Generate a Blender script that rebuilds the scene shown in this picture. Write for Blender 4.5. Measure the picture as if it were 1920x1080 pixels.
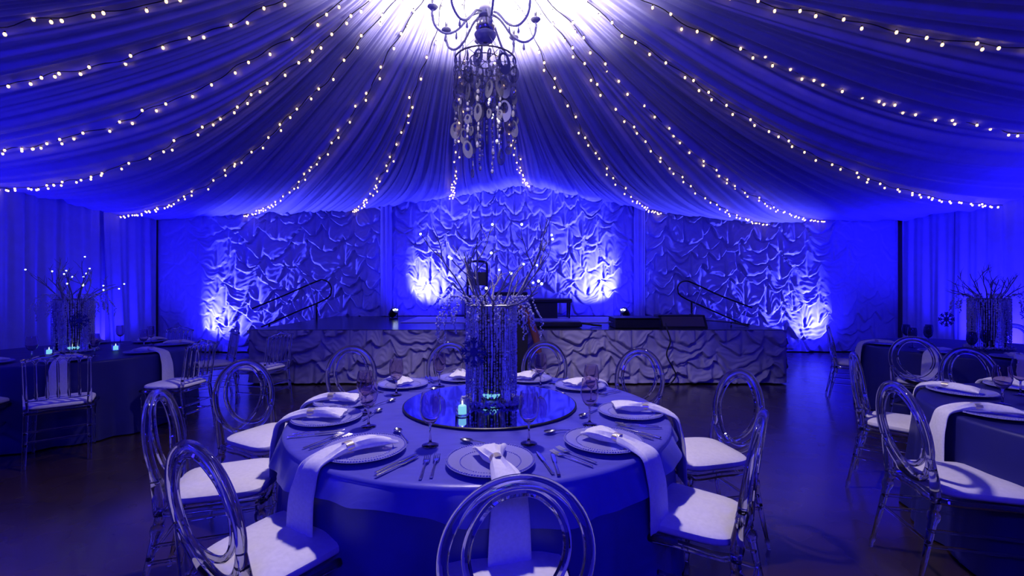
import bpy, bmesh, math, random
import numpy as np
from mathutils import Vector, Matrix
PI = math.pi
R = math.radians
C = bpy.context.scene.collection
sc = bpy.context.scene
for o in list(bpy.data.objects):
    bpy.data.objects.remove(o)
random.seed(7)
rng = np.random.default_rng(7)

# ------------------------------------------------------------------ camera
F, EYE = 840.0, 1.40
cam = bpy.data.cameras.new('camera')
cam.sensor_width = 36.0
cam.lens = F / 1920 * 36.0
cam.clip_start = 0.05
camo = bpy.data.objects.new('camera', cam)
C.objects.link(camo)
camo.location = (0, 0, EYE)
camo.rotation_euler = (PI / 2, 0, 0)
sc.camera = camo

def W(px, py, y):
    """the place at depth y seen at a photo pixel"""
    return Vector(((px - 960) * y / F, y, EYE - (py - 540) * y / F))

# ------------------------------------------------------------------ world, exposure
w = bpy.data.worlds.new('night')
sc.world = w
w.use_nodes = True
w.node_tree.nodes['Background'].inputs['Color'].default_value = (0.03, 0.02, 1, 1)
w.node_tree.nodes['Background'].inputs['Strength'].default_value = 0.02
sc.view_settings.view_transform = 'Standard'
sc.view_settings.look = 'None'
sc.view_settings.gamma = 1.0
sc.view_settings.exposure = 0.0
sc.view_settings.use_curve_mapping = False
sc.cycles.caustics_reflective = False
sc.cycles.caustics_refractive = False
sc.cycles.use_denoising = True
sc.cycles.max_bounces = 14
sc.cycles.transmission_bounces = 12
sc.cycles.transparent_max_bounces = 12
sc.cycles.sample_clamp_indirect = 1.1

# ------------------------------------------------------------------ lights
BLUE = (0.020, 0.012, 1.0)
WHITE = (1.0, 0.86, 0.98)

def lamp(name, kind, loc, energy, color, target=None, **kw):
    l = bpy.data.lights.new(name, kind)
    l.energy = energy
    l.color = color
    for k, v in kw.items():
        setattr(l, k, v)
    o = bpy.data.objects.new(name, l)
    C.objects.link(o)
    o.location = loc
    if target is not None:
        o.rotation_euler = (Vector(target) - Vector(loc)).to_track_quat('-Z', 'Y').to_euler()
    return o

APEX = (-0.37, 4.15)
CH = (-0.25, 4.20)
# white bulbs of the chandelier
for k in range(6):
    a = k * PI / 3 + 0.3
    lamp('chandelier_lamp', 'SPOT', (CH[0] + 0.42 * math.cos(a), CH[1] + 0.42 * math.sin(a), 4.0), 85, WHITE, (CH[0] + 0.42 * math.cos(a), CH[1] + 0.42 * math.sin(a), 5.0), spot_size=R(176), spot_blend=0.35, shadow_soft_size=0.04)
for k in range(8):
    a = k * PI / 4 + 0.2
    lamp('candle_lamp', 'POINT', (CH[0] + 0.485 * math.cos(a), CH[1] + 0.485 * math.sin(a), 4.17), 1.4, WHITE, shadow_soft_size=0.02)
# added white spot without a fixture, thrown down over the main table and the chairs around it
lamp('added_table_spot', 'SPOT', (CH[0], CH[1] - 1.3, 4.0), 340, WHITE, (0.0, 3.0, 0.5), spot_size=R(108), spot_blend=0.4, shadow_soft_size=0.10)
# blue LED uplights grazing the back wall (their cans are built below)
UP = {
    'floor_left': ((-6.95, 9.28, 0.16), (-5.1, 9.80, 2.0)),
    'stage_left': ((-2.33, 9.10, 1.00), (-1.45, 9.80, 1.9)),
    'stage_right': ((2.33, 9.10, 1.00), (1.55, 9.80, 1.9)),
    'floor_right': ((7.15, 9.28, 0.16), (5.1, 9.80, 2.0)),
}
for k, (p, t) in UP.items():
    lamp('uplight_lamp', 'SPOT', p, 1500, (0.10, 0.10, 1.0), t, spot_size=R(78), spot_blend=0.95, shadow_soft_size=0.04)
    lamp('uplight_spill_lamp', 'SPOT', (p[0], p[1] - 0.45, p[2] + 0.10), 110, BLUE, (t[0], t[1], 2.0), spot_size=R(150), spot_blend=1.0, shadow_soft_size=0.08)
# blue floor uplights; all past the first pair are added unseen for ambience
for p, t, e in (((-7.45, 8.25, 0.12), (-7.8, 8.35, 2.4), 200), ((8.05, 7.75, 0.12), (8.5, 7.8, 1.8), 520),
                ((-7.45, 5.2, 0.12), (-7.7, 5.2, 2.4), 200), ((8.1, 4.6, 0.12), (8.4, 4.6, 2.4), 180),
                ((-7.45, 2.0, 0.12), (-7.7, 2.0, 2.4), 95), ((8.1, 1.2, 0.12), (8.4, 1.2, 2.4), 95),
                ((-4.0, -2.2, 0.12), (-4.0, -2.4, 2.4), 95), ((0.5, -2.2, 0.12), (0.5, -2.4, 2.4), 95), ((5.0, -2.2, 0.12), (5.0, -2.4, 2.4), 95)):
    lamp('uplight_lamp', 'SPOT', p, e, BLUE, t, spot_size=R(140), spot_blend=1.0, shadow_soft_size=0.06)
# added unseen blue fill lamps, high on the side walls and behind the camera
for p, t, e in (((-7.0, 0.5, 2.6), (0, 6, 1.2), 78), ((7.6, 0.3, 2.6), (0, 6, 1.2), 78), ((0.3, -2.2, 2.7), (0.3, 9.8, 2.2), 72)):
    lamp('blue_fill_lamp', 'AREA', p, e, BLUE, t, shape='RECTANGLE', size=1.6, size_y=0.3)

# ------------------------------------------------------------------ materials
def mat(name, col, rough=0.5, metal=0.0, trans=0.0, ior=1.45, emit=None, strength=0.0, sheen=0.0, spec=0.5, coat=0.0):
    m = bpy.data.materials.new(name)
    m.use_nodes = True
    b = m.node_tree.nodes['Principled BSDF']
    b.inputs['Base Color'].default_value = (*col, 1)
    b.inputs['Roughness'].default_value = rough
    b.inputs['Metallic'].default_value = metal
    b.inputs['Transmission Weight'].default_value = trans
    b.inputs['IOR'].default_value = ior
    b.inputs['Sheen Weight'].default_value = sheen
    b.inputs['Specular IOR Level'].default_value = spec
    b.inputs['Coat Weight'].default_value = coat
    if emit:
        b.inputs['Emission Color'].default_value = (*emit, 1)
        b.inputs['Emission Strength'].default_value = strength
    return m

def add_noise(m, scale, amount=0.12, bump=0.0, dist=0.01, detail=4, stretch=None):
    """procedural variation of the base colour and a bump"""
    nt = m.node_tree
    b = nt.nodes['Principled BSDF']
    tc = nt.nodes.new('ShaderNodeTexCoord')
    mp = nt.nodes.new('ShaderNodeMapping')
    if stretch:
        mp.inputs['Scale'].default_value = stretch
    nz = nt.nodes.new('ShaderNodeTexNoise')
    nz.inputs['Scale'].default_value = scale
    nz.inputs['Detail'].default_value = detail
    nt.links.new(tc.outputs['Object'], mp.inputs['Vector'])
    nt.links.new(mp.outputs['Vector'], nz.inputs['Vector'])
    c = b.inputs['Base Color'].default_value
    rp = nt.nodes.new('ShaderNodeValToRGB')
    rp.color_ramp.elements[0].position = 0.3
    rp.color_ramp.elements[1].position = 0.7
    rp.color_ramp.elements[0].color = (c[0] * (1 - amount), c[1] * (1 - amount), c[2] * (1 - amount), 1)
    rp.color_ramp.elements[1].color = (min(1, c[0] * (1 + amount)), min(1, c[1] * (1 + amount)), min(1, c[2] * (1 + amount)), 1)
    nt.links.new(nz.outputs['Fac'], rp.inputs['Fac'])
    nt.links.new(rp.outputs['Color'], b.inputs['Base Color'])
    if bump:
        bp = nt.nodes.new('ShaderNodeBump')
        bp.inputs['Strength'].default_value = bump
        bp.inputs['Distance'].default_value = dist
        nt.links.new(nz.outputs['Fac'], bp.inputs['Height'])
        nt.links.new(bp.outputs['Normal'], b.inputs['Normal'])
    return m

M = {}
M['drape'] = add_noise(mat('icy_blue_white_voile', (0.46, 0.46, 0.84), 0.55, spec=0.35), 6, 0.05)
M['ruffle'] = add_noise(mat('icy_blue_white_satin_ruffle', (0.46, 0.46, 0.82), 0.42, spec=0.5), 9, 0.05)
M['skirt'] = add_noise(mat('stage_skirt_fabric', (0.42, 0.39, 0.52), 0.5), 8, 0.06)
M['plaster'] = add_noise(mat('plaster', (0.6, 0.6, 0.62), 0.8), 3, 0.05)
M['acrylic'] = mat('clear_acrylic', (0.97, 0.97, 1.0), 0.03, trans=1.0, ior=1.49)
M['glass'] = mat('clear_glass', (0.98, 0.98, 1.0), 0.0, trans=1.0, ior=1.45)
M['smoke_glass'] = mat('smoky_glass', (0.84, 0.74, 0.84), 0.0, trans=1.0, ior=1.32)
M['dark_glass'] = mat('dark_blue_glass', (0.25, 0.25, 0.5), 0.02, trans=1.0, ior=1.45)
M['crystal'] = mat('crystal', (0.95, 0.95, 1.0), 0.02, trans=0.75, ior=1.6, spec=0.8)
M['shell'] = mat('smoky_shell_disc', (0.10, 0.10, 0.22), 0.15, spec=0.7)
M['pearl_shell'] = mat('pale_shell_disc', (0.45, 0.45, 0.60), 0.10, trans=0.8, spec=0.8)
M['seat'] = add_noise(mat('white_seat_fabric', (0.84, 0.80, 0.82), 0.65, sheen=0.2), 60, 0.05, 0.15, 0.004)
M['napkin'] = add_noise(mat('white_linen', (0.84, 0.82, 0.86), 0.7, sheen=0.2), 90, 0.06, 0.2, 0.003)
M['overlay'] = add_noise(mat('blue_satin_overlay', (0.095, 0.09, 0.50), 0.33, sheen=0.1), 7, 0.08, 0.25, 0.01, stretch=(1, 3, 1))
M['cloth'] = add_noise(mat('deep_blue_tablecloth', (0.055, 0.055, 0.30), 0.42), 5, 0.1)
M['dark_cloth'] = add_noise(mat('navy_tablecloth', (0.012, 0.012, 0.13), 0.5), 5, 0.1)
M['silver'] = mat('polished_silver', (0.80, 0.78, 0.74), 0.16, metal=1.0)
M['steel'] = mat('dark_steel', (0.25, 0.25, 0.28), 0.3, metal=1.0)
M['ring'] = mat('satin_gold_ring', (0.95, 0.85, 0.62), 0.3, metal=0.8)
M['mirror'] = mat('blue_mirror', (0.60, 0.60, 0.88), 0.05, metal=1.0)
M['black'] = add_noise(mat('black_plastic', (0.012, 0.012, 0.014), 0.4), 20, 0.2)
M['black_cable'] = mat('black_rubber', (0.01, 0.01, 0.012), 0.6)
M['stage_top'] = add_noise(mat('stage_black_board', (0.03, 0.03, 0.035), 0.22), 5, 0.2)
M['mat_white'] = mat('white_glossy_board', (0.88, 0.88, 0.92), 0.3)
M['red_wood'] = add_noise(mat('reddish_brown_wood', (0.16, 0.05, 0.04), 0.4), 8, 0.25, stretch=(1, 1, 0.1))
M['bark'] = add_noise(mat('silvery_bark', (0.20, 0.19, 0.26), 0.6), 40, 0.3, 0.4, 0.004)
M['snow'] = mat('blue_felt', (0.02, 0.02, 0.22), 0.6)
M['wax'] = mat('candle_wax', (0.8, 0.85, 0.85), 0.5, emit=(0.25, 0.75, 1.0), strength=0.9)
M['flame'] = mat('led_flame', (1, 1, 1), 0.5, emit=(0.85, 0.95, 1.0), strength=6)
M['led'] = mat('white_led', (1, 1, 1), 0.5, emit=(0.7, 0.85, 1.0), strength=9)
M['fairy'] = mat('warm_fairy_bulb', (1, 0.9, 0.7), 0.5, emit=(1.0, 0.62, 0.26), strength=2.9)
M['candle_bulb'] = mat('white_candle_bulb', (1, 1, 1), 0.5, emit=(1.0, 0.95, 0.98), strength=18)
M['chand_glass'] = mat('bright_chandelier_glass', (0.92, 0.92, 0.97), 0.12, trans=0.35, ior=1.45, spec=0.8)

def wood_floor():
    m = mat('dark_wood_floor', (0.03, 0.017, 0.013), 0.3, spec=1.0, coat=0.6)
    m.node_tree.nodes['Principled BSDF'].inputs['Coat Roughness'].default_value = 0.16
    nt = m.node_tree
    b = nt.nodes['Principled BSDF']
    tc = nt.nodes.new('ShaderNodeTexCoord')
    br = nt.nodes.new('ShaderNodeTexBrick')
    br.inputs['Scale'].default_value = 1.0
    br.inputs['Brick Width'].default_value = 1.6
    br.inputs['Row Height'].default_value = 0.14
    br.inputs['Mortar Size'].default_value = 0.002
    br.inputs['Color1'].default_value = (0.034, 0.018, 0.014, 1)
    br.inputs['Color2'].default_value = (0.024, 0.013, 0.011, 1)
    br.inputs['Mortar'].default_value = (0.015, 0.008, 0.006, 1)
    nz = nt.nodes.new('ShaderNodeTexNoise')
    nz.inputs['Scale'].default_value = 3.0
    mr = nt.nodes.new('ShaderNodeMapRange')
    mr.inputs['To Min'].default_value = 0.2
    mr.inputs['To Max'].default_value = 0.34
    nt.links.new(tc.outputs['Object'], br.inputs['Vector'])
    nt.links.new(tc.outputs['Object'], nz.inputs['Vector'])
    nt.links.new(br.outputs['Color'], b.inputs['Base Color'])
    nt.links.new(nz.outputs['Fac'], mr.inputs['Value'])
    nt.links.new(mr.outputs['Result'], b.inputs['Roughness'])
    return m
M['floor'] = wood_floor()

# ------------------------------------------------------------------ mesh tools
class MB:
    def __init__(self):
        self.v, self.f = [], []

    def grid(self, P, closed_u=False, closed_v=False, flip=False):
        """P[i][j] points; quads between neighbours"""
        n, m = len(P), len(P[0])
        b = len(self.v)
        for row in P:
            self.v.extend(tuple(p) for p in row)
        for i in range(n if closed_u else n - 1):
            for j in range(m if closed_v else m - 1):
                a, c = b + i * m + j, b + ((i + 1) % n) * m + j
                d, e = b + ((i + 1) % n) * m + (j + 1) % m, b + i * m + (j + 1) % m
                self.f.append((e, d, c, a) if flip else (a, c, d, e))
        return b

    def fan(self, ring, flip=False):
        self.f.append(tuple(reversed(ring)) if flip else tuple(ring))

    def tube(self, pts, r, sides=8, closed=False, cap=True):
        pts = [Vector(p) for p in pts]
        n = len(pts)
        rr = r if isinstance(r, (list, tuple)) else [r] * n
        T = []
        for i in range(n):
            if closed:
                t = pts[(i + 1) % n] - pts[i - 1]
            else:
                t = pts[min(i + 1, n - 1)] - pts[max(i - 1, 0)]
            T.append(t.normalized() if t.length > 1e-9 else Vector((0, 0, 1)))
        up = Vector((0, 0, 1)) if abs(T[0].z) < 0.9 else Vector((1, 0, 0))
        N = (up - T[0] * up.dot(T[0])).normalized()
        rows = []
        for i in range(n):
            N = N - T[i] * N.dot(T[i])
            N = N.normalized() if N.length > 1e-6 else T[i].orthogonal().normalized()
            B = T[i].cross(N)
            rows.append([pts[i] + (N * math.cos(2 * PI * k / sides) + B * math.sin(2 * PI * k / sides)) * rr[i] for k in range(sides)])
        b = self.grid(rows, closed_u=closed, closed_v=True, flip=True)
        if cap and not closed:
            self.fan([b + k for k in range(sides)], True)
            self.fan([b + (n - 1) * sides + k for k in range(sides)])
        return self

    def lathe(self, prof, seg=24, at=(0, 0, 0), cap=False):
        rows = []
        for (r, z) in prof:
            rows.append([(at[0] + r * math.cos(2 * PI * k / seg), at[1] + r * math.sin(2 * PI * k / seg), at[2] + z) for k in range(seg)])
        b = self.grid(rows, closed_v=True, flip=True)
        if cap:
            self.fan([b + k for k in range(seg)], True)
            self.fan([b + (len(prof) - 1) * seg + k for k in range(seg)])
        return self

    def box(self, c, s, rot=None, bev=0.0):
        """a box with chamfered edges"""
        hx, hy, hz = s[0] / 2, s[1] / 2, s[2] / 2
        bv = min(bev, hx * 0.49, hy * 0.49, hz * 0.49)
        c = Vector(c)
        rm = rot or Matrix.Identity(3)
        if bv <= 0:
            P = [Vector((sx * hx, sy * hy, sz * hz)) for sz in (-1, 1) for sy in (-1, 1) for sx in (-1, 1)]
            b = len(self.v)
            self.v.extend(tuple(c + rm @ p) for p in P)
            for q in ((0, 2, 3, 1), (4, 5, 7, 6), (0, 1, 5, 4), (2, 6, 7, 3), (0, 4, 6, 2), (1, 3, 7, 5)):
                self.f.append(tuple(b + k for k in q))
            return self
        def ring(ix, iy, z):
            o = []
            for (sx, sy) in ((1, 1), (-1, 1), (-1, -1), (1, -1)):
                a, d = Vector((sx * (ix), sy * (iy - bv), z)), Vector((sx * (ix - bv), sy * (iy), z))
                o += [a, d] if sx * sy > 0 else [d, a]
            return o
        rows = [ring(hx - bv, hy - bv, -hz), ring(hx, hy, -hz + bv), ring(hx, hy, hz - bv), ring(hx - bv, hy - bv, hz)]
        rows = [[c + rm @ p for p in r_] for r_ in rows]
        b = self.grid(rows, closed_v=True, flip=True)
        self.fan([b + k for k in range(8)], True)
        self.fan([b + 24 + k for k in range(8)])
        return self

    def ball(self, c, r, seg=8, rings=6, sc_=(1, 1, 1)):
        c = Vector(c)
        b = len(self.v)
        self.v.append((c.x, c.y, c.z - r * sc_[2]))
        for i in range(1, rings):
            a = -PI / 2 + PI * i / rings
            for k in range(seg):
                t = 2 * PI * k / seg
                self.v.append((c.x + r * sc_[0] * math.cos(a) * math.cos(t), c.y + r * sc_[1] * math.cos(a) * math.sin(t), c.z + r * sc_[2] * math.sin(a)))
        self.v.append((c.x, c.y, c.z + r * sc_[2]))
        top = len(self.v) - 1
        for k in range(seg):
            k2 = (k + 1) % seg
            self.f.append((b, b + 1 + k2, b + 1 + k))
            for i in range(rings - 2):
                p = b + 1 + i * seg
                self.f.append((p + k, p + k2, p + seg + k2, p + seg + k))
            p = b + 1 + (rings - 2) * seg
            self.f.append((p + k, p + k2, top))
        return self

    def sweep(self, path, width, thick, side, n=14, ripple=0.0, waves=3):
        """a flat folded strip along a path; side = its width direction"""
        pts = [Vector(p) for p in path]
        m = len(pts)
        side = Vector(side).normalized()
        rows = []
        for i in range(m):
            t = (pts[min(i + 1, m - 1)] - pts[max(i - 1, 0)]).normalized()
            nrm = side.cross(t).normalized()
            row = []
            for k in range(n):
                a = 2 * PI * k / n
                u = math.copysign(abs(math.cos(a)) ** 0.7, math.cos(a))
                h = math.copysign(abs(math.sin(a)) ** 0.8, math.sin(a))
                row.append(pts[i] + side * (width[i] / 2 * u) + nrm * (thick[i] / 2 * h + ripple * thick[i] * math.cos(waves * PI * u + i * 0.15)))
            rows.append(row)
        b = self.grid(rows, closed_v=True, flip=True)
        self.fan([b + k for k in range(n)], True)
        self.fan([b + (m - 1) * n + k for k in range(n)])
        return self

    def mesh(self, name, m, smooth=True, angle=None):
        me = bpy.data.meshes.new(name)
        me.from_pydata(self.v, [], self.f)
        bm = bmesh.new()
        bm.from_mesh(me)
        bmesh.ops.recalc_face_normals(bm, faces=bm.faces)
        bm.to_mesh(me)
        bm.free()
        me.materials.append(m)
        if smooth:
            me.polygons.foreach_set('use_smooth', [True] * len(me.polygons))
            if angle:
                me.set_sharp_from_angle(angle=R(angle))
        me.update()
        return me

def np_grid_mesh(name, P, m, closed_u=False):
    """P (n,m,3) array -> a smooth mesh"""
    n, k = P.shape[:2]
    me = bpy.data.meshes.new(name)
    idx = np.arange(n * k).reshape(n, k)
    if closed_u:
        idx = np.vstack([idx, idx[:1]])
    q = np.stack([idx[:-1, :-1], idx[1:, :-1], idx[1:, 1:], idx[:-1, 1:]], -1).reshape(-1, 4)
    me.vertices.add(n * k)
    me.vertices.foreach_set('co', P.reshape(-1).astype(np.float32))
    me.loops.add(q.size)
    me.loops.foreach_set('vertex_index', q.reshape(-1).astype(np.int32))
    me.polygons.add(len(q))
    me.polygons.foreach_set('loop_start', np.arange(0, q.size, 4, dtype=np.int32))
    me.update(calc_edges=True)
    me.polygons.foreach_set('use_smooth', np.ones(len(q), dtype=bool))
    me.materials.append(m)
    me.update()
    return me

def link(name, me, parent=None, loc=(0, 0, 0), rot=(0, 0, 0)):
    o = bpy.data.objects.new(name, me)
    C.objects.link(o)
    o.location = loc
    o.rotation_euler = rot
    if parent:
        o.parent = parent
    return o

def part(name, mb, m, parent, loc=(0, 0, 0), rot=(0, 0, 0), smooth=True, angle=40, label=None):
    o = link(name, mb.mesh(name, M[m], smooth, angle), parent, loc, rot)
    if label:
        o['label'] = label
    return o

def tag(o, label, cat, group=None, kind=None):
    o['label'] = label
    o['category'] = cat
    if group:
        o['group'] = group
    if kind:
        o['kind'] = kind
    return o

def thing(name, label, cat, loc=(0, 0, 0), rotz=0.0, group=None):
    o = bpy.data.objects.new(name, None)
    o.empty_display_size = 0.1
    C.objects.link(o)
    o.location = loc
    o.rotation_euler = (0, 0, rotz)
    return tag(o, label, cat, group)

def dup(root, loc, rotz, label, group=None):
    def cp(o, parent):
        c = o.copy()
        C.objects.link(c)
        if parent:
            c.parent = parent
        for ch in list(o.children):
            cp(ch, c)
        return c
    r = cp(root, None)
    r.location = loc
    r.rotation_euler = (0, 0, rotz)
    r['label'] = label
    if group:
        r['group'] = group
    return r

class Maker:
    """builds the first of a kind, copies it afterwards"""
    def __init__(self, build):
        self.build, self.first, self.used = build, None, False

    def put(self, loc, rotz, label, group=None):
        if self.first is None:
            self.first = self.build()
            r = self.first
            r.location = loc
            r.rotation_euler = (0, 0, rotz)
            r['label'] = label
            if group:
                r['group'] = group
            return r
        return dup(self.first, loc, rotz, label, group)

def spline(pts, n, closed=False):
    """Catmull-Rom through points"""
    P = [Vector(p) for p in pts]
    out = []
    m = len(P)
    segs = m if closed else m - 1
    for i in range(segs):
        p0 = P[i - 1] if (closed or i > 0) else P[i] * 2 - P[i + 1]
        p1, p2 = P[i], P[(i + 1) % m]
        p3 = P[(i + 2) % m] if (closed or i + 2 < m) else p2 * 2 - p1
        for k in range(n):
            t = k / n
            out.append(0.5 * ((2 * p1) + (p2 - p0) * t + (2 * p0 - 5 * p1 + 4 * p2 - p3) * t * t + (3 * p1 - p0 - 3 * p2 + p3) * t ** 3))
    if not closed:
        out.append(P[-1])
    return out

# ------------------------------------------------------------------ the room
XL, XR, YB, YF, HC = -7.8, 8.5, 9.8, -2.5, 5.6
def struct(name, c, s, m):
    mb = MB().box(c, s)
    o = link(name, mb.mesh(name, M[m], False), None)
    o['kind'] = 'structure'
    return o
cx, cy = (XL + XR) / 2, (YB + YF) / 2
struct('floor', (cx, cy, -0.05), (XR - XL + 0.6, YB - YF + 0.6, 0.1), 'floor')
struct('ceiling', (cx, cy, HC + 0.05), (XR - XL + 0.6, YB - YF + 0.6, 0.1), 'plaster')
struct('wall_left', (XL - 0.15, cy, HC / 2), (0.1, YB - YF + 0.6, HC), 'plaster')
struct('wall_right', (XR + 0.15, cy, HC / 2), (0.1, YB - YF + 0.6, HC), 'plaster')
struct('wall_back', (cx, YB + 0.25, HC / 2), (XR - XL + 0.6, 0.1, HC), 'plaster')
struct('wall_front', (cx, YF - 0.15, HC / 2), (XR - XL + 0.6, 0.1, HC), 'plaster')

# ------------------------------------------------------------------ ceiling drape
STR = [(-40, 3.3), (-20, 3.4), (-2, 3.45), (11.8, 3.40), (21.8, 2.86), (37.9, 2.90), (43.2, 2.84), (57.2, 3.08), (82.6, 3.66), (99.7, 3.40), (119.1, 3.11),
       (134.3, 3.03), (147.8, 2.86), (160.3, 2.95), (166.5, 3.20), (176.1, 3.45), (186, 3.5), (205, 3.3), (230, 3.2), (270, 3.2), (320, 3.3)]
H0, PW, SAG = 5.0, 2.1346, 0.168
def wall_r(phi):
    c, s = np.cos(phi), np.sin(phi)
    big = 1e9
    rx = np.where(c > 1e-9, (XR - 0.03 - APEX[0]) / np.maximum(c, 1e-9), np.where(c < -1e-9, (XL + 0.03 - APEX[0]) / np.minimum(c, -1e-9), big))
    ry = np.where(s > 1e-9, (YB - 0.03 - APEX[1]) / np.maximum(s, 1e-9), np.where(s < -1e-9, (YF + 0.03 - APEX[1]) / np.minimum(s, -1e-9), big))
    return np.minimum(rx, ry)
def hem_h(phi):
    d = np.degrees(phi) % 360
    xs = np.array([a % 360 for a, _ in STR])
    hs = np.array([h for _, h in STR])
    o = np.argsort(xs)
    return np.interp(d, xs[o], hs[o], period=360)
def drape_h(phi, t):
    return hem_h(phi) + (H0 - hem_h(phi)) * (1 - t) ** PW - SAG * np.sin(PI * t)
NF, NR = 2600, 44
ph = np.linspace(0, 2 * PI, NF, endpoint=False)
tt = np.linspace(0.012, 1.0, NR) ** 1.25
fold = np.zeros(NF)
for fr, am in ((46, 0.5), (83, 0.55), (127, 0.5), (190, 0.4), (283, 0.3), (391, 0.22)):
    fold += am * (1 - 2 * np.abs(np.sin(fr / 2 * ph + rng.random() * 6.3 + 0.8 * np.sin(3 * ph + rng.random() * 6) + 0.5 * np.sin(7 * ph))))
PH, TT = np.meshgrid(ph, tt, indexing='ij')
RW = wall_r(PH)
rr = RW * TT
amp = 0.038 * np.minimum(1, rr / 2.2) * (1 - 0.25 * TT)
# folds drift sideways a little on their way out
shift = np.stack([np.interp((ph + 0.02 * np.sin(5 * t_ + 9 * ph)) % (2 * PI), ph, fold, period=2 * PI) for t_ in tt], 1)
HH = drape_h(PH, TT) + amp * shift + 0.02 * np.sin(9 * TT + 5 * PH) * TT * (1 - TT)
P = np.stack([APEX[0] + np.cos(PH) * rr, APEX[1] + np.sin(PH) * rr, HH], -1)
dr = link('ceiling_drape', np_grid_mesh('ceiling_drape', P, M['drape'], True))
tag(dr, 'gathered white fabric ceiling liner fanning out from above the chandelier', 'ceiling drape')

# ------------------------------------------------------------------ fairy light strings under the drape
fb = MB()
fb.ball((0, 0, -0.016), 0.0135, 6, 5, (1, 1, 1.25))
bulb_me = fb.mesh('bulb', M['fairy'])
skt = MB().tube([(0, 0, 0.012), (0, 0, -0.006)], 0.006, 6)
sock_me = skt.mesh('socket', M['black_cable'])
STRINGS = [(-2, 'light string highest at the right, crossing the top right corner'), (11.8, 'light string second from the top on the right side'),
           (21.8, 'light string running down to the right wall curtain'), (37.9, 'light string ending in the curl right of the stage backdrop'),
           (43.2, 'light string ending above the right stage handrail'), (57.2, 'light string ending at the right column of the stage backdrop'),
           (82.6, 'light string passing just right of the hanging crystals'), (99.7, 'light string passing just behind the left of the hanging crystals'),
           (119.1, 'light string ending at the left column of the stage backdrop'), (134.3, 'light string ending above the left stage handrail'),
           (147.8, 'light string ending in the corner by the left wall curtain'), (160.3, 'light string running down to the left wall curtain'),
           (166.5, 'light string third from the top on the left side'), (176.1, 'light string second from the top on the left side'),
           (186, 'light string highest at the left, crossing the top left corner')]
for deg, lab in STRINGS:
    phi = R(deg)
    rw = float(wall_r(np.array(phi)))
    root = thing('fairy_light_string', 'warm white ' + lab, 'string lights', (0, 0, 0), 0, 'fairy light strings under the ceiling drape')
    n = 120
    path = []
    for i in range(n + 1):
        t = 0.05 + 0.945 * i / n
        h = float(drape_h(np.array(phi), np.array(t))) - 0.043
        off = 0.02 * math.sin(i * 0.31 + deg) + 0.012 * math.sin(i * 0.9 + 2 * deg)
        path.append(Vector((APEX[0] + math.cos(phi) * rw * t - math.sin(phi) * off, APEX[1] + math.sin(phi) * rw * t + math.cos(phi) * off, h + 0.008 * math.sin(i * 0.7))))
    part('wire', MB().tube(path, 0.0045, 5), 'black_cable', root)
    L = [0.0]
    for a, b in zip(path, path[1:]):
        L.append(L[-1] + (b - a).length)
    s = 0.1
    k = 0
    while s < L[-1] - 0.02 and k < 96:
        i = max(j for j in range(len(L)) if L[j] <= s)
        i = min(i, len(path) - 2)
        q = path[i].lerp(path[i + 1], (s - L[i]) / max(1e-6, L[i + 1] - L[i]))
        sd = (0.030 if k % 2 else -0.030) * random.uniform(0.3, 1.3)
        q = q + Vector((-math.sin(phi) * sd, math.cos(phi) * sd, random.uniform(-0.022, 0.0)))
        b = link('bulb', bulb_me, root, q)
        link('socket', sock_me, b)
        s += random.choice((0.09, 0.13, 0.17, 0.20, 0.27)) * (1.15 if s < L[-1] * 0.7 else 0.62)
        k += 1

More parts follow.
